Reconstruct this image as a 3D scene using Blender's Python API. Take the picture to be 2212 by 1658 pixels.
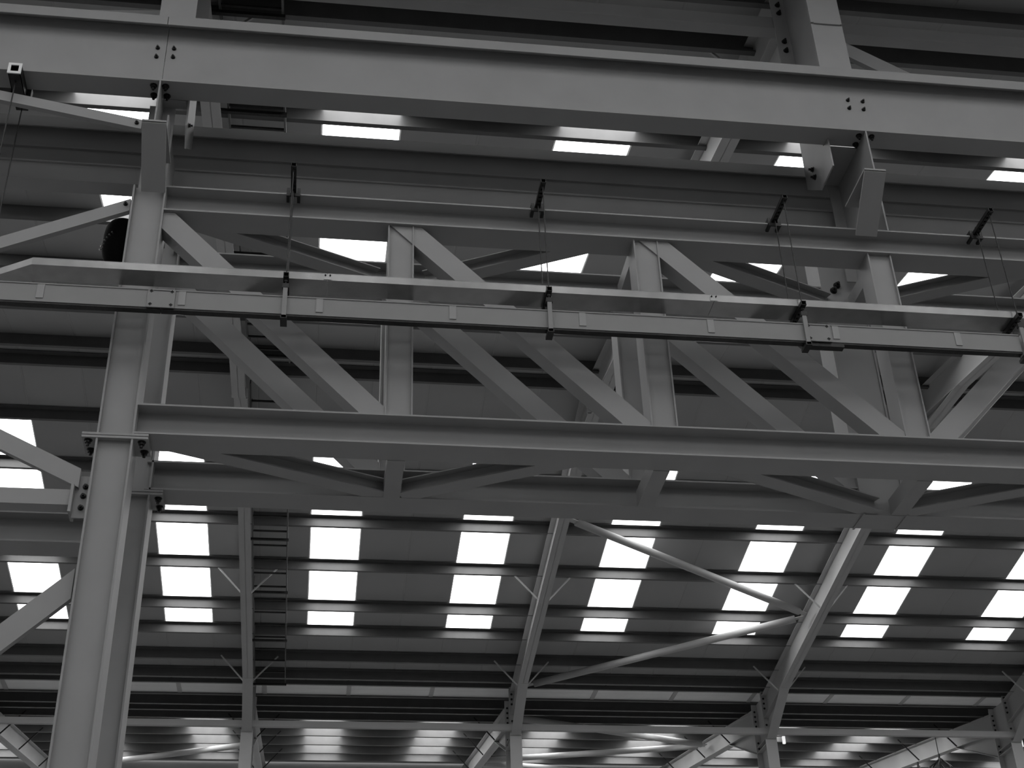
import bpy, math
from mathutils import Vector, Matrix
scene = bpy.context.scene
for o in list(bpy.data.objects): bpy.data.objects.remove(o)

# ------------------------------------------------------------------ camera, world, exposure
CAMZ = 1.6
YAW, PIT, ROL, FOC = 0.15301944, 0.57246888, -0.03740295, 3042.97
fw = Vector((math.sin(YAW)*math.cos(PIT), math.cos(YAW)*math.cos(PIT), math.sin(PIT)))
rt0 = Vector((math.cos(YAW), -math.sin(YAW), 0)); up0 = rt0.cross(fw)
rt = math.cos(ROL)*rt0 + math.sin(ROL)*up0
up = -math.sin(ROL)*rt0 + math.cos(ROL)*up0
cam_d = bpy.data.cameras.new('camera'); cam = bpy.data.objects.new('camera', cam_d)
scene.collection.objects.link(cam)
M = Matrix((rt, up, -fw)).transposed().to_4x4(); M.translation = Vector((0, 0, CAMZ))
cam.matrix_world = M
cam_d.sensor_fit = 'HORIZONTAL'; cam_d.sensor_width = 36.0; cam_d.lens = FOC/2212*36.0
cam_d.clip_start = 0.05; cam_d.clip_end = 500
scene.camera = cam

EXPOSURE = 0.0
PANE = 5.2          # rooflights lit by the sky behind them
WORLD = 1.0
scene.view_settings.view_transform = 'Standard'
scene.view_settings.look = 'None'
scene.view_settings.exposure = EXPOSURE
scene.view_settings.gamma = 1.0
scene.view_settings.use_curve_mapping = False
cy = scene.cycles
cy.max_bounces = 6; cy.diffuse_bounces = 4; cy.glossy_bounces = 3; cy.transmission_bounces = 2
cy.use_denoising = True; cy.use_adaptive_sampling = True; cy.adaptive_threshold = 0.03
cy.caustics_reflective = False; cy.caustics_refractive = False
world = bpy.data.worlds.new('overcast_sky'); scene.world = world; world.use_nodes = True
bg = world.node_tree.nodes['Background']; bg.inputs[0].default_value = (1, 1, 1, 1); bg.inputs[1].default_value = WORLD

# ------------------------------------------------------------------ materials (a black and white photograph: all neutral)
def mat(name, v, rough=0.5, metal=0.0, spec=0.4, var=0.06, scale=3.0, emit=None, bump=0.0):
    m = bpy.data.materials.new(name); m.use_nodes = True
    nt = m.node_tree; b = nt.nodes['Principled BSDF']
    b.inputs['Roughness'].default_value = rough; b.inputs['Metallic'].default_value = metal
    b.inputs['Specular IOR Level'].default_value = spec
    if emit is not None:
        b.inputs['Base Color'].default_value = (v, v, v, 1)
        b.inputs['Emission Color'].default_value = (1, 1, 1, 1)
        b.inputs['Emission Strength'].default_value = emit
        return m
    tc = nt.nodes.new('ShaderNodeTexCoord'); n = nt.nodes.new('ShaderNodeTexNoise')
    n.inputs['Scale'].default_value = scale; n.inputs['Detail'].default_value = 5
    nt.links.new(tc.outputs['Object'], n.inputs['Vector'])
    r = nt.nodes.new('ShaderNodeValToRGB')
    a, c = v*(1-var), v*(1+var)
    r.color_ramp.elements[0].position = .3; r.color_ramp.elements[1].position = .7
    r.color_ramp.elements[0].color = (a, a, a, 1); r.color_ramp.elements[1].color = (c, c, c, 1)
    nt.links.new(n.outputs['Fac'], r.inputs['Fac']); nt.links.new(r.outputs['Color'], b.inputs['Base Color'])
    if bump:
        bp = nt.nodes.new('ShaderNodeBump'); bp.inputs['Strength'].default_value = bump; bp.inputs['Distance'].default_value = .004
        nt.links.new(n.outputs['Fac'], bp.inputs['Height']); nt.links.new(bp.outputs['Normal'], b.inputs['Normal'])
    return m
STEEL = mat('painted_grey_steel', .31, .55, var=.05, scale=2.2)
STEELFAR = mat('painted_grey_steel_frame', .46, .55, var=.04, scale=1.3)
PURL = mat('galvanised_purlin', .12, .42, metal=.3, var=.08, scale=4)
PALE = mat('pale_wall_cladding', .62, .5, var=.04, scale=.8)
SHEET = mat('liner_sheet', .38, .5, var=.05, scale=.8)
GALV = mat('galvanised_tray', .36, .26, metal=.75, var=.10, scale=9)
TRUNK = mat('trunking_paint', .25, .5, var=.03, scale=6)
TAPM = mat('tap_cover_paint', .31, .5, var=.03, scale=6)
DARK = mat('dark_zinc', .03, .45, metal=.4, var=.25, scale=30)
BOLT = mat('dark_bolt', .025, .4, metal=.5, var=.3, scale=60)
BLACK = mat('black_plastic', .004, .8, spec=.1, var=.2, scale=20)
GUTTER = mat('gutter_paint', .90, .5, var=.05, scale=1)
FLOOR = mat('concrete_floor', .20, .6, var=.12, scale=.6, bump=.1)
WALL = mat('wall_cladding', .35, .6, var=.05, scale=.7)
CABLE = mat('cable_sheath', .04, .5, var=.2, scale=20)
WHITE = mat('white_lamp', .9, .4, emit=.8)
PANEM = mat('rooflight', .8, .5, emit=PANE)

# ------------------------------------------------------------------ helpers.  all coordinates: z above the camera lens
COL = scene.collection
def V(p): return Vector((p[0], p[1], p[2] + CAMZ))
class MB:
    def __init__(s): s.v = []; s.f = []
    def poly(s, prof, p0, p1, upv=(0, 0, 1), caps=True):
        """sweep a closed 2D outline (side, up) from p0 to p1"""
        p0, p1 = V(p0), V(p1); d = (p1-p0).normalized(); u = Vector(upv); a = d.cross(u).normalized(); b = a.cross(d).normalized()
        n = len(prof); k = len(s.v)
        for P in (p0, p1):
            for (x, y) in prof: s.v.append(P + a*x + b*y)
        for i in range(n):
            j = (i+1) % n; s.f.append((k+i, k+j, k+n+j, k+n+i))
        if caps: s.f.append(tuple(range(k+n-1, k-1, -1))); s.f.append(tuple(range(k+n, k+2*n)))
        return s
    def box(s, lo, hi):
        x0, y0, z0 = lo; x1, y1, z1 = hi; k = len(s.v)
        for z in (z0, z1):
            for (x, y) in ((x0, y0), (x1, y0), (x1, y1), (x0, y1)): s.v.append(V((x, y, z)))
        s.f += [(k, k+3, k+2, k+1), (k+4, k+5, k+6, k+7)] + [(k+i, k+(i+1) % 4, k+4+(i+1) % 4, k+4+i) for i in range(4)]
        return s
    def slab(s, pts, t):
        """thick plate: polygon pts extruded by vector t"""
        k = len(s.v); n = len(pts); t = Vector(t)
        for p in pts: s.v.append(V(p))
        for p in pts: s.v.append(V(p)+t)
        s.f.append(tuple(range(k, k+n))); s.f.append(tuple(range(k+2*n-1, k+n-1, -1)))
        for i in range(n):
            j = (i+1) % n; s.f.append((k+i, k+n+i, k+n+j, k+j))
        return s
    def isec(s, p0, p1, h, b, tw=.010, tf=.014, upv=(0, 0, 1)):
        H, B = h/2, b/2; t = tw/2
        s.poly([(-B, -H), (B, -H), (B, -H+tf), (t, -H+tf), (t, H-tf), (B, H-tf), (B, H), (-B, H), (-B, H-tf), (-t, H-tf), (-t, -H+tf), (-B, -H+tf)], p0, p1, upv)
        return s
    def rhs(s, p0, p1, w, h, upv=(0, 0, 1)):
        return s.poly([(-w/2, -h/2), (w/2, -h/2), (w/2, h/2), (-w/2, h/2)], p0, p1, upv)
    def tube(s, p0, p1, r, n=10, upv=(0, 0, 1)):
        d = (Vector(p1)-Vector(p0)).normalized()
        if abs(d.dot(Vector(upv))) > .95: upv = (1, 0, 0)
        return s.poly([(r*math.cos(2*math.pi*i/n), r*math.sin(2*math.pi*i/n)) for i in range(n)], p0, p1, upv)
    def obj(s, name, m, parent=None, smooth=False, origin=None):
        lo = Vector([min(v[i] for v in s.v) for i in range(3)]); hi = Vector([max(v[i] for v in s.v) for i in range(3)])
        c = (lo+hi)/2 if origin is None else V(origin)
        me = bpy.data.meshes.new(name); me.from_pydata([v-c for v in s.v], [], s.f); me.materials.append(m)
        import bmesh
        bm = bmesh.new(); bm.from_mesh(me); bmesh.ops.recalc_face_normals(bm, faces=bm.faces)
        bm.to_mesh(me); bm.free()
        if smooth:
            for p in me.polygons: p.use_smooth = len(p.vertices) == 4
        o = bpy.data.objects.new(name, me); COL.objects.link(o)
        if parent is not None: o.parent = parent; o.location = c - world_of(parent)
        else: o.location = c
        return o
WL = {}
def world_of(o):
    p = o.location.copy()
    while o.parent: o = o.parent; p += o.location
    return p
def tag(o, label, cat, group=None):
    o['label'] = label; o['category'] = cat
    if group: o['group'] = group
    return o
def thing(name, loc, label, cat, group=None):
    o = bpy.data.objects.new(name, None); COL.objects.link(o); o.location = V(loc); o.empty_display_size = .2
    return tag(o, label, cat, group)
def structure(name, loc=(0, 0, 0)):
    o = bpy.data.objects.new(name, None); COL.objects.link(o); o.location = V(loc); o['kind'] = 'structure'; return o
def dup(o, dv, parent=None):
    """copy a thing with its parts and sub-parts, shifted by dv"""
    c = o.copy(); COL.objects.link(c)
    if parent is None: c.location = o.location + Vector(dv)
    else: c.parent = parent
    for ch in [x for x in bpy.data.objects if x.parent == o]: dup(ch, None, c)
    return c
# bolts: hexagonal head with a stub of thread, sharing three meshes (by direction)
def bolt_mesh(axis):
    v = []; f = []
    def ring(r, h, n, ph=0):
        k = len(v)
        for i in range(n):
            a = 2*math.pi*i/n+ph
            q = (r*math.cos(a), r*math.sin(a), h)
            v.append({'-z': (q[0], q[1], -q[2]), '-y': (q[0], -q[2], q[1]), 'x': (q[2], q[0], q[1]), '-x': (-q[2], q[0], q[1])}[axis])
        return k
    a = ring(.026, 0, 12); b = ring(.026, .004, 12); c = ring(.019, .004, 12); d = ring(.019, .022, 12); e = ring(.010, .022, 12); g = ring(.010, .042, 12)
    for p, q in ((a, b), (b, c), (c, d), (d, e), (e, g)):
        for i in range(12): j = (i+1) % 12; f.append((p+i, p+j, q+j, q+i))
    f.append(tuple(range(g, g+12)))
    me = bpy.data.meshes.new('bolt'); me.from_pydata(v, [], f); me.materials.append(BOLT); return me
BM = {k: bolt_mesh(k) for k in ('-z', '-y', 'x', '-x')}
def bolts(parent, pts, axis, sc=1.0):
    for p in pts:
        o = bpy.data.objects.new('bolt', BM[axis]); COL.objects.link(o); o.parent = parent
        o.location = V(p)-world_of(parent); o.scale = (sc,)*3

# ------------------------------------------------------------------ key dimensions
T = math.tan(math.radians(9.7)); RY, RZ, SP = 20.45, 13.75, 22.0
def zr(y):                         # underside of the roof sheet
    k = round((y-RY)/SP); return RZ - abs(y-RY-k*SP)*T
XC = [-7.59, -1.51, 4.60, 10.68, 16.76, 22.84]       # frame lines
XR = [-7.52, -1.48, 4.58, 10.62, 16.70, 22.78]
YF, YB = 8.97, 9.81                # front faces of the front and rear lattice
PX = [-1.51, .52, 2.56, 4.60, 6.62, 8.65, 10.68]     # panel points
XL, XH = -24.0, 34.0
WT = ['leftmost', 'left', 'middle', 'right', 'rightmost']

# ------------------------------------------------------------------ the shell
fl = MB().box((XL-.3, -34.9, -CAMZ-.2), (XH+.3, 42.9, -CAMZ)).obj('floor', FLOOR); fl['kind'] = 'structure'
for nm, lo, hi in (('wall_left', (XL-.3, -34.9, -CAMZ), (XL-.1, 42.9, 13.9)), ('wall_right', (XH+.1, -34.9, -CAMZ), (XH+.3, 42.9, 13.9)),
                   ('wall_front', (XL-.3, -34.9, -CAMZ), (XH+.3, -34.7, 13.9)), ('wall_back', (XL-.3, 42.62, -CAMZ), (XH+.3, 42.82, 13.9))):
    w = MB().box(lo, hi).obj(nm, PALE if nm == 'wall_back' else WALL); w['kind'] = 'structure'

STRIPX = [-3.25+3.01*k for k in range(-6, 12)]
def slope(y_low, y_high, individual, every=1, sheet=None, H=.20):
    """one roof slope between a valley and a ridge: ribbed liner panels, rooflight panes, Z purlins"""
    sgn = 1 if y_high > y_low else -1
    SHEET = sheet or globals()['SHEET']
    root = structure('ceiling', ((XL+XH)/2, (y_low+y_high)/2, zr((y_low+y_high)/2)))
    def at(d, o=0.0): y = y_low+sgn*d; return y, zr(y)-o      # d: horizontal distance from the valley
    def piece(name, x0, x1, d0, d1, m, ribs=True):
        (ya, za), (yb, zb) = at(d0), at(d1)
        mb = MB(); P = []
        xs = [(x0, .006), (x0+.008, .006), (x0+.02, 0), (x1-.02, 0), (x1-.008, .006), (x1, .006)] if ribs else [(x0, 0), (x1, 0)]
        k = 0
        for (x, h) in xs: mb.v += [V((x, ya, za+h)), V((x, yb, zb+h))]
        n = len(xs)
        for (x, h) in xs: mb.v += [V((x, ya, za+.06)), V((x, yb, zb+.06))]
        for i in range(n-1):
            mb.f.append((2*i, 2*i+2, 2*i+3, 2*i+1)); mb.f.append((2*n+2*i, 2*n+2*i+1, 2*n+2*i+3, 2*n+2*i+2))
        mb.f.append((0, 1, 2*n+1, 2*n)); e = 2*n-2; mb.f.append((e, 2*n+e, 2*n+e+1, e+1))
        return mb.obj(name, m, root)
    S0, S1, S2 = 2.62, 9.13, 11.0                             # rooflight from S0 to S1 along the slope
    cells = []; x = XL
    for sx in STRIPX[::every]:
        if sx > x: cells.append((x, sx, 0))
        cells.append((sx, sx+.98, 1)); x = sx+.98
    cells.append((x, XH, 0))
    lo, hi = individual if individual else (0, 0)
    wide = {}
    for (a, b, k) in cells:
        if k:
            piece('roof_panel', a, b, 0, S0, SHEET); piece('roof_panel', a, b, S1, S2, SHEET)
            o = piece('rooflight_pane', a+.005, b-.005, S0, S1, PANEM, False); o['label'] = 'bright translucent rooflight pane'
        elif b > lo and a < hi and individual:
            n = max(1, round((b-a)/1.01))
            for i in range(n):
                p0, p1 = a+(b-a)*i/n, a+(b-a)*(i+1)/n
                w = round(p1-p0, 3)
                if w in wide:
                    o = bpy.data.objects.new('roof_panel', wide[w].data); COL.objects.link(o); o.parent = root
                    o.location = wide[w].location + Vector((p0-wide[w]['x0'], 0, 0))
                else:
                    o = piece('roof_panel', p0, p1, 0, S2, SHEET); o['x0'] = p0; wide[w] = o
        else: piece('roof_panel', a, b, 0, S2, SHEET)
    for o in wide.values(): del o['x0']
    # Z purlins
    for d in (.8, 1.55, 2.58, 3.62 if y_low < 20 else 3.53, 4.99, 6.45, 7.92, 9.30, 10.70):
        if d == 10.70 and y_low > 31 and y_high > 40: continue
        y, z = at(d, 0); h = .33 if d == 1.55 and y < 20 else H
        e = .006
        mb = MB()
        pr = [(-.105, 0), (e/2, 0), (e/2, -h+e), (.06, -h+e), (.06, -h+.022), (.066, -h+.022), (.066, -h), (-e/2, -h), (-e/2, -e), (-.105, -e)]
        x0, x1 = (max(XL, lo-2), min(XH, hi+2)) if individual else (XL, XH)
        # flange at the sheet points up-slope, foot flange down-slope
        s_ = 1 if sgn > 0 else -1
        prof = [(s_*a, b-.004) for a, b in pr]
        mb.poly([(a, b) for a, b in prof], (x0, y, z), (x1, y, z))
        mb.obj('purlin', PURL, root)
    return root
slope(31.45, 20.45, (-13, 21))        # far slope over the middle
slope(9.45, 20.45, (-9, 15), H=.255)          # near slope, rising away from the lattice
slope(31.45, 42.45, (-14, 26), H=.275)        # next span, rising
slope(9.45, -1.55, None, 1)              # over the camera
slope(-12.55, -1.55, None)
slope(-12.55, -23.55, None)  # unseen further span, its rooflights added to light the lower steel from the front
slope(-34.55, -23.55, None)  # other slope of that unseen, added span
# ridge closures
for y in (20.45, 42.45, -1.55, -23.55):
    MB().poly([(-.12, -.02), (.12, -.02), (.12, 0), (-.12, 0)], (XL, y, RZ+.0), (XH, y, RZ+.0)).obj('trim_1', SHEET)['kind'] = 'structure'

# valley gutters
def gutter(y, label):
    g = thing('valley_gutter', ((XL+XH)/2, y, 11.87), label, 'gutter')
    z = 11.87
    MB().poly([(-.37, 0), (.37, 0), (.37, .22), (.36, .22), (.36, .012), (-.36, .012), (-.36, .22), (-.37, .22)], (XL, y, z), (XH, y, z)).obj('trough', GUTTER, g)
    for s in (-1, 1):
        MB().poly([(s*.37-.03, .07), (s*.37+.03, .07), (s*.37+.03, .19), (s*.37-.03, .19)], (XL, y, z-.11), (XH, y, z-.11)).obj('eaves_beam', PURL, g)['label'] = 'darker edge member along the gutter'
    x = .68-1.92*8
    if y > 20:
        while x < 28:
            MB().box((x-.05, y-.37, z-.014), (x+.05, y+.37, z-.001)).obj('joint_strap', STEELFAR, g); x += 1.93
gutter(31.48, 'long pale valley gutter under the far rafter feet, strapped at regular joints')
gutter(9.48, 'valley gutter high above the foreground lattice')

# ------------------------------------------------------------------ portal frames
def rafter(x, ya, yb, label, hy, hz, group='portal rafters', kind='far'):
    """rafter from the column side ya to the ridge yb; haunch from the column down to hz, running out at hy"""
    z = lambda y, o: zr(y)-o
    e = 1e-3*(1 if yb > ya else -1)
    t = thing('rafter', (x, (ya+yb)/2, z((ya+yb)/2, .4)), label, 'rafter')
    top, bot, B = (.28 if kind == 'next' else .20), .75, .112
    s = 1 if yb > ya else -1
    MB().slab([(x-.006, ya, z(ya+e, top)), (x-.006, yb, z(yb-e, top)), (x-.006, yb, z(yb-e, bot)), (x-.006, ya, z(ya+e, bot))], (.012, 0, 0)).obj('web', STEELFAR, t)
    for nm, o in (('top_flange', top), ('bottom_flange', bot)):
        MB().slab([(x-B, ya, z(ya+e, o)), (x+B, ya, z(ya+e, o)), (x+B, yb, z(yb-e, o)), (x-B, yb, z(yb-e, o))], (0, 0, .016)).obj(nm, STEELFAR, t)
    # haunch
    h = MB().slab([(x-.006, ya, hz), (x-.006, ya, z(ya+e, bot)), (x-.006, hy, z(hy, bot))], (.012, 0, 0))
    h.slab([(x-B, ya, hz), (x+B, ya, hz), (x+B, hy, z(hy, bot)), (x-B, hy, z(hy, bot))], (0, 0, -.016)).obj('haunch', STEELFAR, t)
    # apex plate and haunch at the ridge
    MB().box((x-.12, yb-s*.03 if s > 0 else yb, RZ-.95), (x+.12, yb if s > 0 else yb+.03, RZ-.2)).obj('end_plate', STEELFAR, t)
    MB().slab([(x-B, yb, RZ-.95), (x+B, yb, RZ-.95), (x+B, yb-s*1.5, z(yb-s*1.5, bot)), (x-B, yb-s*1.5, z(yb-s*1.5, bot))], (0, 0, .014)).slab([(x-.006, yb, RZ-.95), (x-.006, yb, RZ-bot), (x-.006, yb-s*1.5, z(yb-s*1.5, bot))], (.012, 0, 0)).obj('apex_haunch', STEELFAR, t)
    # purlin stays
    for d in (1.6, 4.95, 8.0) if kind != 'next' else (2.58, 4.99, 7.92):
        y = (RY if yb == RY else yb) - s*(11-d)
        if (y-ya)*s < .4: continue
        for sx in (-1, 1):
            MB().rhs((x+sx*.62, y, z(y, .15)), (x+sx*.1, y, z(y, bot-.02)), .028, .028, (0, 1, 0)).obj('purlin_stay', DARK if kind == 'next' else STEELFAR, t)
    return t
pos = {-7.52: 'far left of', -1.48: 'first left of', 4.58: 'at', 10.62: 'first right of', 16.70: 'far right of', 22.78: 'farthest right of'}
names_far = {-7.52: 'leftmost', -1.48: 'one running behind the cable ladder', 4.58: 'one that the two round tubes start from', 10.62: 'one that the two round tubes meet on', 16.70: 'one at the right edge of the picture', 22.78: 'one beyond the right edge'}
LF = {-7.52: 'grey steel rafter of the far slope, leftmost of the far rafters',
      -1.48: 'grey steel rafter of the far slope with the cable ladder hung beside it',
      4.58: 'grey steel rafter of the far slope where both round tubes spring from',
      10.62: 'grey steel rafter of the far slope where the two round tubes meet midway',
      16.70: 'grey steel rafter of the far slope cut by the right picture edge',
      22.78: 'grey steel rafter of the far slope farthest right'}
LN = {-7.52: 'near-slope rafter farthest left, above the left bay', -1.48: 'near-slope rafter rising behind the left column head',
      4.58: 'near-slope rafter at upper right, crossed by the round-edged tie', 10.62: 'near-slope rafter farthest right'}
LC = {-7.52: 'haunched rafter of the next span at the lower left corner', -1.48: 'haunched rafter of the next span behind the column below the cable ladder',
      4.58: 'haunched rafter of the next span behind the bottom centre column', 10.62: 'pale deep haunched rafter of the next span behind the second column from the right',
      16.70: 'pale deep haunched rafter of the next span at the lower right, with cables hanging', 22.78: 'next-span rafter beyond the right edge'}
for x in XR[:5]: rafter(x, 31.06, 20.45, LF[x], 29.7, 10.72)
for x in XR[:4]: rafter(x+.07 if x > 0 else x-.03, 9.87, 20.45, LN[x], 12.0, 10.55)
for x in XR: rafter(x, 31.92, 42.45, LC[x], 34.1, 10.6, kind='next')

LCOL = {-7.52: 'far valley column hidden low at the left', -1.48: 'far valley column standing below the cable ladder',
        4.58: 'far valley column at the bottom centre', 10.62: 'far valley column second from the right, small white lamp beside it',
        16.70: 'far valley column at the right picture edge', 22.78: 'far valley column beyond the right edge'}
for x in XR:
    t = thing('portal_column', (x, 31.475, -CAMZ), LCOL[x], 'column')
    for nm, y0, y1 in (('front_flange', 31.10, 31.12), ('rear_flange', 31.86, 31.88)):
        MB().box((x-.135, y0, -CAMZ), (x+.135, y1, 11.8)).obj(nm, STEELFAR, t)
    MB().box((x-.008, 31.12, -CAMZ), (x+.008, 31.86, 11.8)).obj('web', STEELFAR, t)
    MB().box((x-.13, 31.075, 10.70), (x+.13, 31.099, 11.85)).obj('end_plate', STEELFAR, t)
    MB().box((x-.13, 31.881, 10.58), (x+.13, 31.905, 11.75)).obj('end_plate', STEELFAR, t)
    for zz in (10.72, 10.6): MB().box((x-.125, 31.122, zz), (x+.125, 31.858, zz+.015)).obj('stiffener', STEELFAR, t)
    bolts(t, [(x-.075, 31.074, z) for z in (11.80, 11.67, 11.55, 11.43, 11.03, 10.90)], '-y', 1.0)
    bolts(t, [(x-.075, 31.855, z) for z in (11.62, 11.5, 11.38, 11.26, 11.14, 10.85, 10.72)], '-y', 1.0)
# eaves ties along the valleys
t = thing('eaves_tie', (5, 31.03, 10.86), 'long square steel tie running across the far columns below the gutter', 'tie beam')
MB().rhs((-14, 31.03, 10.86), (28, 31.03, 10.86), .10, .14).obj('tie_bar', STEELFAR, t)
t = thing('eaves_tie', (2, 9.8, 10.9), 'steel tie with a bright lower lip across the top of the picture', 'tie beam')
mb = MB().rhs((-.1+.1-8, 9.9, 11.06), (12, 9.9, 11.06), .14, .16); mb.obj('tie_bar', STEEL, t)
MB().box((-8, 9.81, 10.955), (12, 9.826, 10.985)).obj('lip', STEEL, t)

# round roof bracing
def tube(p0, p1, r, label, ends=True):
    t = thing('bracing_tube', [(a+b)/2 for a, b in zip(p0, p1)], label, 'brace')
    P0, P1 = Vector(p0), Vector(p1); d = (P1-P0).normalized()
    MB().tube(tuple(P0+d*.2), tuple(P1-d*.2), r, 14).obj('tube', STEELFAR, t, smooth=True)
    for a, b in ((P0, P0+d*.25), (P1-d*.25, P1)):
        MB().rhs(tuple(a), tuple(b), .13, .014, (0, 0, 1)).obj('gusset', STEELFAR, t)
    return t
zz = lambda y, o=.42: zr(y)-o
tube((4.75, 24.2, zz(24.2)), (10.45, 27.25, zz(27.25)), .08, 'upper round steel tube sloping down right across the rooflights')
tube((4.75, 30.4, zz(30.4)), (10.45, 27.35, zz(27.35)), .08, 'lower round steel tube sloping up right to meet the upper one')
tube((4.75, 32.5, zz(32.5)), (10.5, 36.2, zz(36.2)), .08, 'round tube in the next span right of the bottom centre column, uppermost')
tube((4.75, 39.4, zz(39.4)), (10.5, 36.3, zz(36.3)), .08, 'round tube in the next span right of the bottom centre column, middle one')
tube((4.75, 39.8, zz(39.8)), (10.5, 42.0, zz(42.0)), .08, 'round tube in the next span right of the bottom centre column, lowest one')
tube((-1.6, 37.0, zz(37.0)), (-7.4, 41.8, zz(41.8)), .08, 'faint round tube rising behind the column below the cable ladder')

# ------------------------------------------------------------------ crane / valley beams in the foreground
def crane_beam(x0, x1, label):
    t = thing('crane_beam', ((x0+x1)/2, 9.08, 8.77), label, 'beam')
    MB().box((x0, 9.074, 8.785), (x1, 9.088, 9.52)).obj('web', STEEL, t)
    MB().box((x0, 8.97, 8.768), (x1, 9.19, 8.785)).obj('bottom_flange', STEEL, t)
    MB().box((x0, 8.958, 9.525), (x1, 9.202, 9.54)).box((x0, 8.958, 9.435), (x1, 8.970, 9.525)).box((x0, 9.190, 9.435), (x1, 9.202, 9.525)).obj('channel_cap', STEEL, t)
    return t
XJ = -1.553
b1 = crane_beam(-9, XJ-.003, 'deep front beam at the top left, left of the bolted joint')
b2 = crane_beam(XJ+.003, 12, 'deep front beam across the top, right of the bolted joint')
bolts(b1, [(-1.627, 9.074, 9.254), (-1.628, 9.074, 9.146)], '-y', .8); bolts(b2, [(-1.488, 9.074, 9.258), (-1.487, 9.074, 9.155)], '-y', .8)
bolts(b2, [(4.667, 9.074, 9.241), (4.810, 9.074, 9.237), (4.664, 9.074, 9.14), (4.802, 9.074, 9.136)], '-y', .8)
bolts(b1, [(-1.609, 9.035, 8.768), (-1.615, 9.15, 8.768)], '-z', 1.2); bolts(b2, [(-1.508, 9.035, 8.768), (-1.504, 9.15, 8.768)], '-z', 1.2)
bolts(b2, [(4.679, 9.035, 8.768), (4.687, 9.15, 8.768), (4.799, 9.035, 8.768)], '-z', 1.1)

t = thing('rear_crane_beam', (2, 9.95, 8.35), 'rear deep beam running parallel just below the top beam', 'beam')
MB().box((-9, 9.93, 8.52), (12, 9.945, 9.02)).obj('web', STEEL, t)
MB().box((-9, 9.81, 9.03), (12, 10.07, 9.045)).box((-9, 9.81, 8.93), (12, 9.822, 9.03)).box((-9, 10.058, 8.93), (12, 10.07, 9.03)).obj('channel_cap', STEEL, t)
MB().box((-9, 9.90, 8.765), (12, 9.93, 8.78)).obj('seam_rail', STEEL, t)
MB().box((-9, 9.81, 8.513), (12, 10.07, 8.528)).obj('bottom_flange', STEEL, t)
MB().box((-9, 9.83, 8.33), (12, 9.845, 8.513)).box((-9, 9.845, 8.33), (12, 10.0, 8.342)).obj('lower_angle', STEEL, t)

# ------------------------------------------------------------------ columns carrying the lattice
def lattice_column(x, y, z0, z1, label, b=.26, d=.25):
    """H column, web towards the camera, flanges left and right"""
    t = thing('lattice_column', (x, y+d/2, z0), label, 'column')
    for nm, a in (('left_flange', x-b/2), ('right_flange', x+b/2-.014)):
        MB().box((a, y, z0), (a+.014, y+d, z1)).obj(nm, STEEL, t)
    MB().box((x-b/2+.014, y+.04, z0), (x+b/2-.014, y+.052, z1)).obj('web', STEEL, t)
    return t
def splice(t, x0, x1, y, z, b):
    for dz in (.003, -.021): MB().box((x0, y-.005, z+dz), (x1, y+.255, z+dz+.018)).obj('splice_plate', STEEL, t)
    bolts(t, b, '-z', 1.15)
lc = lattice_column(-1.51, YF, -CAMZ, 5.235, 'foreground left column, lower length below the bolted splice')
splice(lc, -1.74, -1.275, YF, 5.252, [(-1.698, 9.01, 5.231), (-1.694, 9.145, 5.231), (-1.323, 9.012, 5.231), (-1.315, 9.149, 5.231)])
lcu = lattice_column(-1.51, YF, 5.275, 7.60, 'foreground left column, upper length between splice and top beam')
rc = lattice_column(-1.46, YB, -CAMZ, 5.235, 'rear left column just behind the foreground one, lower length')
splice(rc, -1.69, -1.235, YB, 5.252, [(-1.27, 9.862, 5.231), (-1.27, 10.0, 5.231)])
rcu = lattice_column(-1.46, YB, 5.275, 8.34, 'rear left column just behind the foreground one, upper length')

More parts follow.
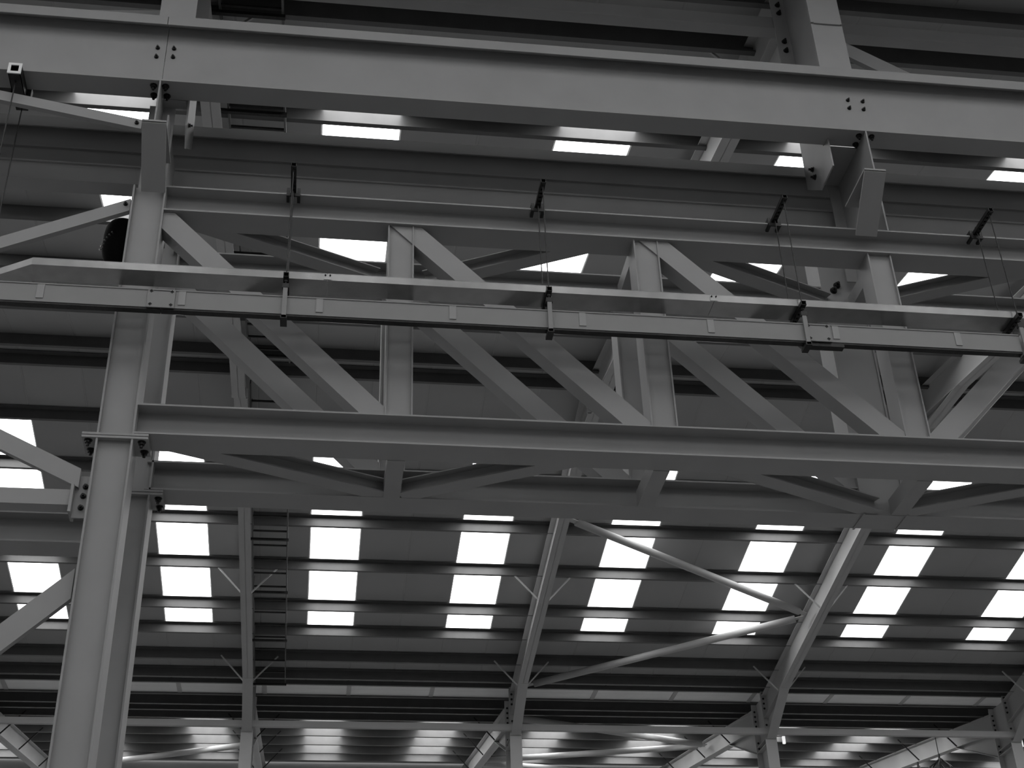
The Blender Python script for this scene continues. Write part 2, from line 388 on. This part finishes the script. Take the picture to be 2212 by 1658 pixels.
# ------------------------------------------------------------------ twin lattice girders
def truss(y, label, rear=False):
    t = thing('lattice_girder', (4.6, y+.12, 5.28), label, 'truss')
    x0 = -1.38 if not rear else -1.33; x1 = 10.5
    yc = y+.125
    for nm, z0, z1 in (('bottom_chord', 5.28, 5.535), ('top_chord', 7.36, 7.61)):
        MB().isec((x0, yc, (z0+z1)/2), (x1, yc, (z0+z1)/2), z1-z0, .25, .012, .014).obj(nm, STEEL, t)
    for i, x in enumerate(PX[1:-1]):
        w = .21
        if rear:
            x -= .02 if i != 1 else .05; w = .23
            if i == 2: continue
        mb = MB()
        mb.box((x-w/2, y+.02, 5.535), (x-w/2+.012, y+.23, 7.36)); mb.box((x+w/2-.012, y+.02, 5.535), (x+w/2, y+.23, 7.36))
        mb.box((x-w/2+.012, y+.045, 5.535), (x+w/2-.012, y+.055, 7.36))
        mb.obj('vertical', STEEL, t)
    def diag(xa, za, xb, zb):
        mb = MB(); L = math.hypot(xb-xa, zb-za); q = .0875*L/abs(zb-za); r = q-.013*L/abs(zb-za)
        def sl(a, b, y0, d):                            # strip of the diagonal, cut plumb where it meets the column
            P = [(xa+a, za), (xa+b, za), (xb+b, zb), (xb+a, zb)]; Q = []
            for i in range(4):
                p, n = P[i], P[(i+1) % 4]
                if p[0] >= x0: Q.append(p)
                if (p[0] < x0) != (n[0] < x0):
                    u = (x0-p[0])/(n[0]-p[0]); Q.append((x0, p[1]+u*(n[1]-p[1])))
            mb.slab([(qx, y0, qz) for qx, qz in Q], (0, d, 0))
        if rear: sl(-q, -r, y+.03, .19); sl(r, q, y+.03, .19); sl(-r, r, y+.11, .012)
        else: sl(-q, q, y+.03, .16)
        mb.obj('diagonal', STEEL, t)
    for (xa, xb) in ((-1.42, .37), (.56, 2.38), (2.63, 4.43)): diag(xa+.0, 7.36, xb, 5.53)
    for (xa, xb) in ((4.78, 6.58), (6.82, 8.62), (8.83, 10.62)): diag(xa, 5.53, xb, 7.36)
    return t
tf = truss(YF, 'front lattice girder with square-section diagonals crossing the whole picture')
tr = truss(YB, 'rear lattice girder seen through the front one')
# continuous rear post at the middle of the span
t = thing('rear_post', (4.58, YB, 5.28), 'wide rear post behind the right-hand girder node, down to the lower chord', 'column')
MB().box((4.385, 9.79, 5.27), (4.402, 10.07, 8.33)).obj('left_flange', STEEL, t)
MB().box((4.755, 9.79, 5.27), (4.772, 10.07, 8.33)).obj('right_flange', STEEL, t)
MB().box((4.402, 9.80, 5.27), (4.755, 9.812, 8.33)).obj('web', STEEL, t)
bolts(t, [(4.54, 9.8, 7.62), (4.50, 9.8, 7.56)], '-y', 1.3)

# horizontal K bracing between the two girders, at both chords
def flat_brace(p0, p1, label, w=.16, h=.13):
    o = MB().isec(p0, p1, .125, .14, .008, .010).obj('horizontal_brace', STEEL); return tag(o, label, 'brace')
ysf, ysr = YF+.25, YB
PAIRS = {'lower': [(-1.12, .46), (1.86, .60), (3.03, 4.50), (5.94, 4.70)], 'upper': [(-1.14, .36), (2.08, .78), (2.86, 4.42), (5.98, 4.74)]}
pl = ['from the left column to the first node', 'from the second node back to the first', 'from the second node to the right-hand post', 'from the right-hand post outwards to the right']
for z, lv in ((5.345, 'lower'), (7.425, 'upper')):
    for (xf, xb), s in zip(PAIRS[lv], pl):
        sg = 1 if xb > xf else -1
        flat_brace((xf, ysf-.06, z), (xb, ysr-.005, z), '%s-chord horizontal brace, %s' % (lv, s))
    for x, s in ((.52, 'first node from the left'), (2.56, 'second node from the left'), (4.69, 'right-hand node'), (6.62, 'node beyond the right edge')):
        o = MB().rhs((x, ysf, z), (x, ysr, z), .13, .14).obj('cross_member', STEEL)
        tag(o, '%s-chord cross member joining both girders at the %s' % (lv, s), 'beam')

# heads of the posts: stub web, bracket towards the camera, stub above the beam
def head(x, xw, xa, xb, side, lab):
    t = thing('post_head', (x, YF, 7.61), 'steel head plate between girder and top beam with sloping bracket, '+lab, 'bracket')
    yr = 9.73 if side == 'right' else 9.30
    MB().box((xw-.007, YF, 7.612), (xw+.007, yr, 8.766)).obj('stub_web', STEEL, t)
    MB().box((xw-.11, yr-.014, 7.612), (xw+.11, yr, 8.766) if side != 'right' else (xw+.04, yr, 8.766)).obj('stub_flange', STEEL, t)
    MB().box((4.415, 9.195, 8.752), (4.714, 9.715, 8.766)).obj('cap_plate', STEEL, t) if side == 'right' else MB().box((-1.54, 9.195, 8.752), (-1.35, 9.285, 8.766)).obj('cap_plate', STEEL, t)
    # bracket
    MB().slab([(xa, 8.56, 7.90), (xb, 8.56, 7.90), (xb, 8.968, 7.53), (xa, 8.968, 7.53)], (0, .008, .014)).obj('bracket_soffit', STEEL, t)
    MB().box((xa, 8.555, 7.915), (xb, 9.05, 7.93)).obj('bracket_top', STEEL, t)
    MB().slab([((xa+xb)/2-.005, 8.60, 7.914), ((xa+xb)/2-.005, 8.968, 7.914), ((xa+xb)/2-.005, 8.968, 7.57)], (.01, 0, 0)).obj('bracket_web', STEEL, t)
    if side == 'left': MB().box((xa, 8.968, 7.61), (xa+.014, 9.2, 8.3)).obj('side_plate', STEEL, t)
head(-1.51, -1.548, -1.575, -1.385, 'left', 'at the left column')
head(4.6, 4.722, 4.415, 4.605, 'right', 'at the right-hand node')
t = thing('hanger_plate', (4.62, 10, 8.8), 'bolted gusset hanging from the rear beam beside the right-hand head', 'bracket')
MB().slab([(4.40, 9.10, 8.765), (4.40, 9.10, 8.44), (4.40, 9.44, 8.44), (4.40, 9.72, 8.68), (4.40, 9.70, 9.30), (4.40, 9.21, 9.30), (4.40, 9.21, 8.765)], (.014, 0, 0)).obj('plate', STEEL, t)
bolts(t, [(4.40, 9.52, 8.76), (4.40, 9.50, 8.65)], '-x', 1.1)
t = thing('hanger_plate', (-1.36, 9.6, 8.4), 'narrow tapered gusset hanging behind the top beam at the left column', 'bracket')
MB().slab([(-1.33, 9.21, 9.2), (-1.33, 9.21, 8.50), (-1.33, 9.33, 8.34), (-1.33, 9.70, 8.66), (-1.33, 9.63, 9.2)], (.014, 0, 0)).obj('plate', STEEL, t)
bolts(t, [(-1.316, 9.30, 8.58)], 'x', .9)
t = thing('hanger_plate', (-1.48, 9.5, 8.0), 'stub flange plate behind the left bracket', 'bracket')
MB().box((-1.47, 9.1, 7.612), (-1.456, 9.80, 8.5)).obj('plate', STEEL, t)

# valley columns above the top beam
for x, lab in ((-1.48, 'left'), (4.565, 'right')):
    t = thing('valley_column', (x, 9.2, 9.54), 'column stub rising above the top beam at the upper '+lab, 'column')
    MB().box((x-.155, 8.97, 9.541), (x+.155, 8.985, 10.12)).obj('front_flange', STEEL, t)
    MB().box((x-.155, 8.965, 10.14), (x+.155, 8.985, 11.8)).obj('front_flange', STEEL, t)
    MB().box((x-.13, 8.955, 10.122), (x+.13, 9.0, 10.136)).obj('splice_plate', STEEL, t)
    MB().box((x-.006, 8.985, 9.541), (x+.006, 9.80, 11.8)).obj('web', STEEL, t)
    MB().box((x-.155, 9.80, 9.541), (x+.155, 9.815, 11.8)).obj('rear_flange', STEEL, t)
    MB().box((x-.05, 9.83, 10.50), (x+.25, 9.848, 11.7)).obj('end_plate', STEEL, t) if x > 0 else MB().box((x-.16, 9.83, 10.50), (x+.14, 9.848, 11.7)).obj('end_plate', STEEL, t)
    bolts(t, [(x-.08, 9.799, z) for z in (11.41, 11.29, 11.17, 10.75, 10.62)] + [(x+.09, 9.799, 10.85)], '-y', 1.1)
o = MB().rhs((4.71, 9.5, 10.52), (5.75, 9.5, 9.90), .05, .17).obj('sloping_brace', STEEL); tag(o, 'flat brace sloping down right from the upper right column stub', 'brace')
o = MB().rhs((-1.62, 9.5, 10.13), (-2.6, 9.5, 10.03), .05, .07).obj('sloping_brace', STEEL); tag(o, 'thin brace running left from the upper left column stub', 'brace')

# ------------------------------------------------------------------ left bay
def lbrace(xa, za, xb, zb, h, label, bl=()):
    t = thing('bay_brace', ((xa+xb)/2, 9.08, (za+zb)/2), label, 'brace')
    q = h/2/math.cos(math.atan2(zb-za, xa-xb))
    MB().slab([(xa, 9.03, za-q), (xa, 9.03, za+q), (xb, 9.03, zb+q), (xb, 9.03, zb-q)], (0, .05, 0)).obj('bar', STEEL, t)
    bolts(t, bl, '-y', .75)
lbrace(-1.66, 8.31, -4.6, 8.86, .10, 'uppermost brace of the left bay, rising left from the column head', [(-1.70, 9.03, 8.32)])
lbrace(-1.655, 7.44, -4.6, 6.0, .11, 'second brace of the left bay, running from the column down left', [(-1.69, 9.03, 7.44)])
lbrace(-1.72, 4.93, -4.6, 6.36, .135, 'third brace of the left bay, rising left from the bolted cleat', [])
lbrace(-1.66, 4.12, -4.6, 1.25, .16, 'lowest brace of the left bay, running steeply down left', [])
t = thing('bay_strut', (-3, 9.08, 4.7), 'horizontal hollow strut of the left bay with end plate', 'beam')
MB().rhs((-6, 9.08, 4.77), (-1.76, 9.08, 4.77), .12, .12).obj('bar', STEEL, t)
MB().box((-1.765, 9.0, 4.65), (-1.745, 9.16, 4.87)).obj('end_plate', STEEL, t)
MB().box((-1.745, 9.06, 4.63), (-1.642, 9.075, 4.96)).obj('cleat', STEEL, t)
bolts(t, [(-1.675, 9.06, 4.875), (-1.683, 9.06, 4.801), (-1.688, 9.06, 4.709)], '-y', .85)
t = thing('bay_rail', (-4, 9.93, 4.8), 'rear horizontal beam of the left bay below the hollow strut', 'beam')
MB().isec((-8, 9.93, 4.93), (-1.6, 9.93, 4.93), .25, .25, .012, .014).obj('beam', STEEL, t)

# ------------------------------------------------------------------ cable tray and busbar trunking on trapeze hangers
HX = [-.365, 1.655, 3.70, 5.52]
t = thing('cable_tray', (2, 8.82, 6.55), 'galvanised cable tray with shiny underside hung below the top chord', 'cable tray')
segs = [(-2.245, -.055), (-.052, 2.99), (2.993, 6.0), (6.003, 9.0)]
for a, b in segs:
    MB().poly([(-.10, 0), (.10, 0), (.10, .062), (.097, .062), (.097, .004), (-.097, .004), (-.097, .062), (-.10, .062)], (a, 8.82, 6.555), (b, 8.82, 6.555)).obj('tray_length', GALV, t)
    MB().box((a+.001, 8.719, 6.617), (b-.001, 8.921, 6.620)).obj('lid', GALV, t)
MB().slab([(-2.245, 8.72, 6.555), (-2.245, 8.92, 6.555), (-3.6, 9.75, 6.555), (-3.72, 9.58, 6.555)], (0, 0, .062)).obj('bend', GALV, t)
for a in (-.053, 2.992):
    MB().box((a-.03, 8.716, 6.56), (a+.03, 8.7195, 6.61)).obj('joint_plate', GALV, t)
    bolts(t, [(a-.018, 8.716, 6.60), (a+.018, 8.716, 6.60)], '-y', .28)
t = thing('busbar_trunking', (2, 8.73, 6.20), 'pale busbar trunking strung under the cable tray', 'trunking')
for a, b in ((-8, -1.27), (-1.266, 3.80), (3.804, 5.49)):
    MB().box((a, 8.70, 6.205), (b, 8.765, 6.36)).box((a, 8.695, 6.36), (b, 8.77, 6.370)).obj('trunking_length', TRUNK, t)
    MB().box((a, 8.705, 6.19), (b, 8.76, 6.205)).obj('underside_shade', DARK, t)['label'] = 'shaded underside, the shade put in as a dark strip'  # dark colour stands in for the shade under the trunking
for x in (-2.141, -1.12, -.104, .905, 1.911, 2.93, 3.946, 4.964):
    MB().box((x-.026, 8.694, 6.235), (x+.026, 8.6995, 6.357)).obj('tap_cover', TAPM, t)
for x in (-1.27, 3.80):
    c = MB().box((x-.10, 8.688, 6.20), (x+.10, 8.6985, 6.365)).obj('joint_cover', TRUNK, t)
    if x > 0: MB().box((x-.095, 8.705, 6.165), (x+.20, 8.765, 6.19)).obj('joint_box', DARK, t)
    for sx in (-.075, .075):
        for zc in (6.225, 6.345): MB().box((x+sx-.012, 8.684, zc-.004), (x+sx+.012, 8.6885, zc+.006)).box((x+sx-.004, 8.684, zc-.012), (x+sx+.004, 8.6885, zc+.012)).obj('catch', DARK, c)
    MB().box((x-.06, 8.6845, 6.349), (x+.06, 8.6885, 6.352)).obj('slot', DARK, c)
def strut(mb, x, y0, y1, z, w=.041, h=.04):
    mb.box((x-w/2, y0, z), (x-w/2+.004, y1, z+h)); mb.box((x+w/2-.004, y0, z), (x+w/2, y1, z+h))
    mb.box((x-w/2, y0, z+h-.004), (x+w/2, y1, z+h))
    mb.box((x-w/2, y0, z), (x-.009, y1, z+.003)); mb.box((x+.009, y0, z), (x+w/2, y1, z+.003))
    y = y0
    while y < y1-.02: mb.box((x-.009, y, z), (x+.009, y+.028, z+.003)); y += .05
    return mb
def hanger(x, n):
    t = thing('trapeze_hanger', (x, 8.8, 6.2), 'dark trapeze hanger with two rods, '+n, 'hanger')
    strut(MB(), x, 8.64, 9.19, 7.613).obj('upper_strut', DARK, t)
    MB().box((x-.055, 8.955, 7.575), (x-.03, 9.05, 7.655)).box((x+.03, 8.955, 7.575), (x+.055, 9.05, 7.655)).box((x-.055, 8.952, 7.57), (x+.055, 8.966, 7.60)).obj('beam_clamp', DARK, t)
    strut(MB(), x, 8.64, 8.95, 6.512).obj('lower_strut', DARK, t)
    for y in (8.682, 8.935):
        r = MB().tube((x, y, 6.47), (x, y, 7.68), .005, 8).obj('rod', DARK, t)
        MB().tube((x, y, 7.655), (x, y, 7.672), .012, 6).obj('nut', DARK, r)
        MB().tube((x, y, 6.49), (x, y, 6.508), .012, 6).obj('nut', DARK, r)
    MB().box((x-.017, 8.672, 6.155), (x+.017, 8.686, 6.45)).obj('strap', TRUNK, t)
    MB().box((x-.025, 8.67, 6.43), (x+.025, 8.70, 6.47)).obj('strap_clip', DARK, t)
    MB().box((x-.025, 8.672, 6.15), (x+.025, 8.79, 6.178)).box((x-.017, 8.772, 6.155), (x+.017, 8.778, 6.45)).obj('strap_foot', DARK, t)
for x, n in zip(HX, ('leftmost of the four on the top chord', 'second from left on the top chord', 'third from left on the top chord', 'rightmost on the top chord')): hanger(x, n)
t = thing('trapeze_hanger', (-2.74, 9.1, 6.4), 'dark trapeze hanger clamped to the top beam at the left picture edge', 'hanger')
x = -2.725
mb = MB()
for a, b in (((x-.05, 8.9, 8.66), (x-.044, 9.34, 8.765)), ((x+.044, 8.9, 8.66), (x+.05, 9.34, 8.765)), ((x-.05, 8.9, 8.759), (x+.05, 9.34, 8.765)), ((x-.05, 8.9, 8.66), (x+.05, 9.34, 8.666)), ((x-.044, 9.3, 8.66), (x+.044, 9.31, 8.765))): mb.box(a, b)
mb.obj('upper_strut', DARK, t)
MB().box((x-.055, 8.888, 8.655), (x-.032, 8.899, 8.77)).box((x+.032, 8.888, 8.655), (x+.055, 8.899, 8.77)).box((x-.032, 8.888, 8.655), (x+.032, 8.899, 8.678)).box((x-.032, 8.888, 8.747), (x+.032, 8.899, 8.77)).obj('end_cap', GUTTER, t)['label'] = 'pale square rim on the strut end'
MB().box((x-.085, 9.195, 8.65), (x+.085, 9.25, 8.79)).obj('beam_clamp', DARK, t)
for y in (8.99, 9.32):
    MB().tube((x, y, 6.50), (x, y, 8.80), .006, 8).obj('rod', DARK, t)
strut(MB(), x, 8.93, 9.42, 6.51).obj('lower_strut', DARK, t)

# ------------------------------------------------------------------ cable ladder beside the far-left rafter
def ladder(ya, yb, ys, label, o=.34):
    t = thing('cable_ladder', (-1.0, (ya+yb)/2, zr((ya+yb)/2)-o), label, 'cable ladder')
    z = lambda y: zr(y)-o
    e = 1e-3*(1 if yb > ya else -1)
    for x in (-1.36, -.69):
        MB().slab([(x-.012, ya, z(ya+e)-.03), (x+.012, ya, z(ya+e)-.03), (x+.012, yb, z(yb-e)-.03), (x-.012, yb, z(yb-e)-.03)], (0, 0, .08)).obj('side_rail', PURL, t)
    n = int(abs(yb-ya)/.45)
    for i in range(1, n):
        y = ya+(yb-ya)*i/n; MB().rhs((-1.348, y, z(y)), (-.702, y, z(y)), .03, .03).obj('rung', DARK, t)
    for y in ys:
        MB().rhs((-1.62, y, z(y)-.055), (-.66, y, z(y)-.055), .045, .045).obj('support', DARK, t)
        for x in (-1.36, -.69): MB().tube((x, y+.02, z(y)), (x, y+.02, zr(y)-.02), .007, 6).obj('drop_rod', PURL, t)
ladder(30.62, 20.8, (30.58, 28.8, 27.0, 25.2, 23.4, 21.6), 'dark-runged cable ladder hanging below the far slope beside a rafter')
ladder(9.9, 20.1, (10.9, 12.75, 14.55, 16.3, 18.1, 19.8), 'dark-runged cable ladder hanging below the near slope, seen through the girders')

# ------------------------------------------------------------------ bell-shaped sounder behind the left column
t = thing('bell_lamp', (-1.92, 10.25, 7.8), 'black bell-shaped high-bay lamp half hidden behind the left column', 'lamp')
c = Vector((-1.91, 10.3, 0)); prof = [(0, 8.27), (.05, 8.265), (.09, 8.25), (.13, 8.22), (.155, 8.17), (.165, 8.08), (.165, 7.93), (.15, 7.86), (.12, 7.80), (.07, 7.765), (0, 7.75)]
mb = MB(); n = 24
for (r, z) in prof:
    for i in range(n):
        a = 2*math.pi*i/n; mb.v.append(V((c.x+r*math.cos(a), c.y+r*math.sin(a), z)))
for k in range(len(prof)-1):
    for i in range(n): j = (i+1) % n; mb.f.append((k*n+i, k*n+j, (k+1)*n+j, (k+1)*n+i))
mb.obj('housing', BLACK, t, smooth=True)
MB().rhs((c.x, c.y, 8.05), (-1.59, 9.95, 8.05), .03, .03).obj('arm', BLACK, t)
mb = MB()
for k in range(7):
    a = math.radians(200+k*8); mb.tube((c.x+.163*math.cos(a), c.y+.163*math.sin(a), 7.90+.02*k), (c.x+.185*math.cos(a), c.y+.185*math.sin(a), 7.90+.02*k), .008, 6)
mb.obj('fins', GALV, t)

# ------------------------------------------------------------------ small things far away
for x, lab in ((10.99, 'small white lamp beside the second far column from the right'), (16.92, 'small white lamp beside the far column at the right picture edge')):
    t = thing('wall_lamp', (x, 31.3, 10.7), lab, 'lamp')
    MB().box((x-.03, 31.26, 10.66), (x+.03, 31.32, 10.83)).obj('diffuser', WHITE, t)
    MB().box((x-.17, 31.275, 10.83), (x+.04, 31.315, 10.85)).obj('bracket', STEELFAR, t)
def cables(x, y, z, n, label, spread):
    t = thing('hanging_cables', (x, y, z), label, 'cables')
    for k in range(n):
        pts = []; a = -spread+2*spread*k/max(1, n-1)
        for i in range(7):
            u = i/6; pts.append(Vector((x+a*(u**.5)*1.3, y+.1*math.sin(k*2+u*3), z-.1-u*1.2)))
        mb = MB()
        for p, q in zip(pts, pts[1:]): mb.tube(tuple(p), tuple(q), .022, 6)
        mb.obj('cable', CABLE, t)
    MB().tube((x, y, z-.2), (x, y, z+.03), .03, 8).obj('cable_tie', CABLE, t)
cables(16.56, 35.1, zr(35.1)-.80, 7, 'splayed bundle of dark cables on a thin wire at the lower right', .55)
cables(16.56, 36.5, zr(36.5)-.80, 5, 'smaller knot of dark cables left of the splayed bundle at the lower right', .5)
w = MB().tube((16.56, 35.1, zr(35.1)-.78), (16.56, 35.1, zr(35.1)-.02), .012, 6).obj('suspension_wire', CABLE); tag(w, 'thin dark wire dropping past the lower right rafter to the splayed cables', 'wire')
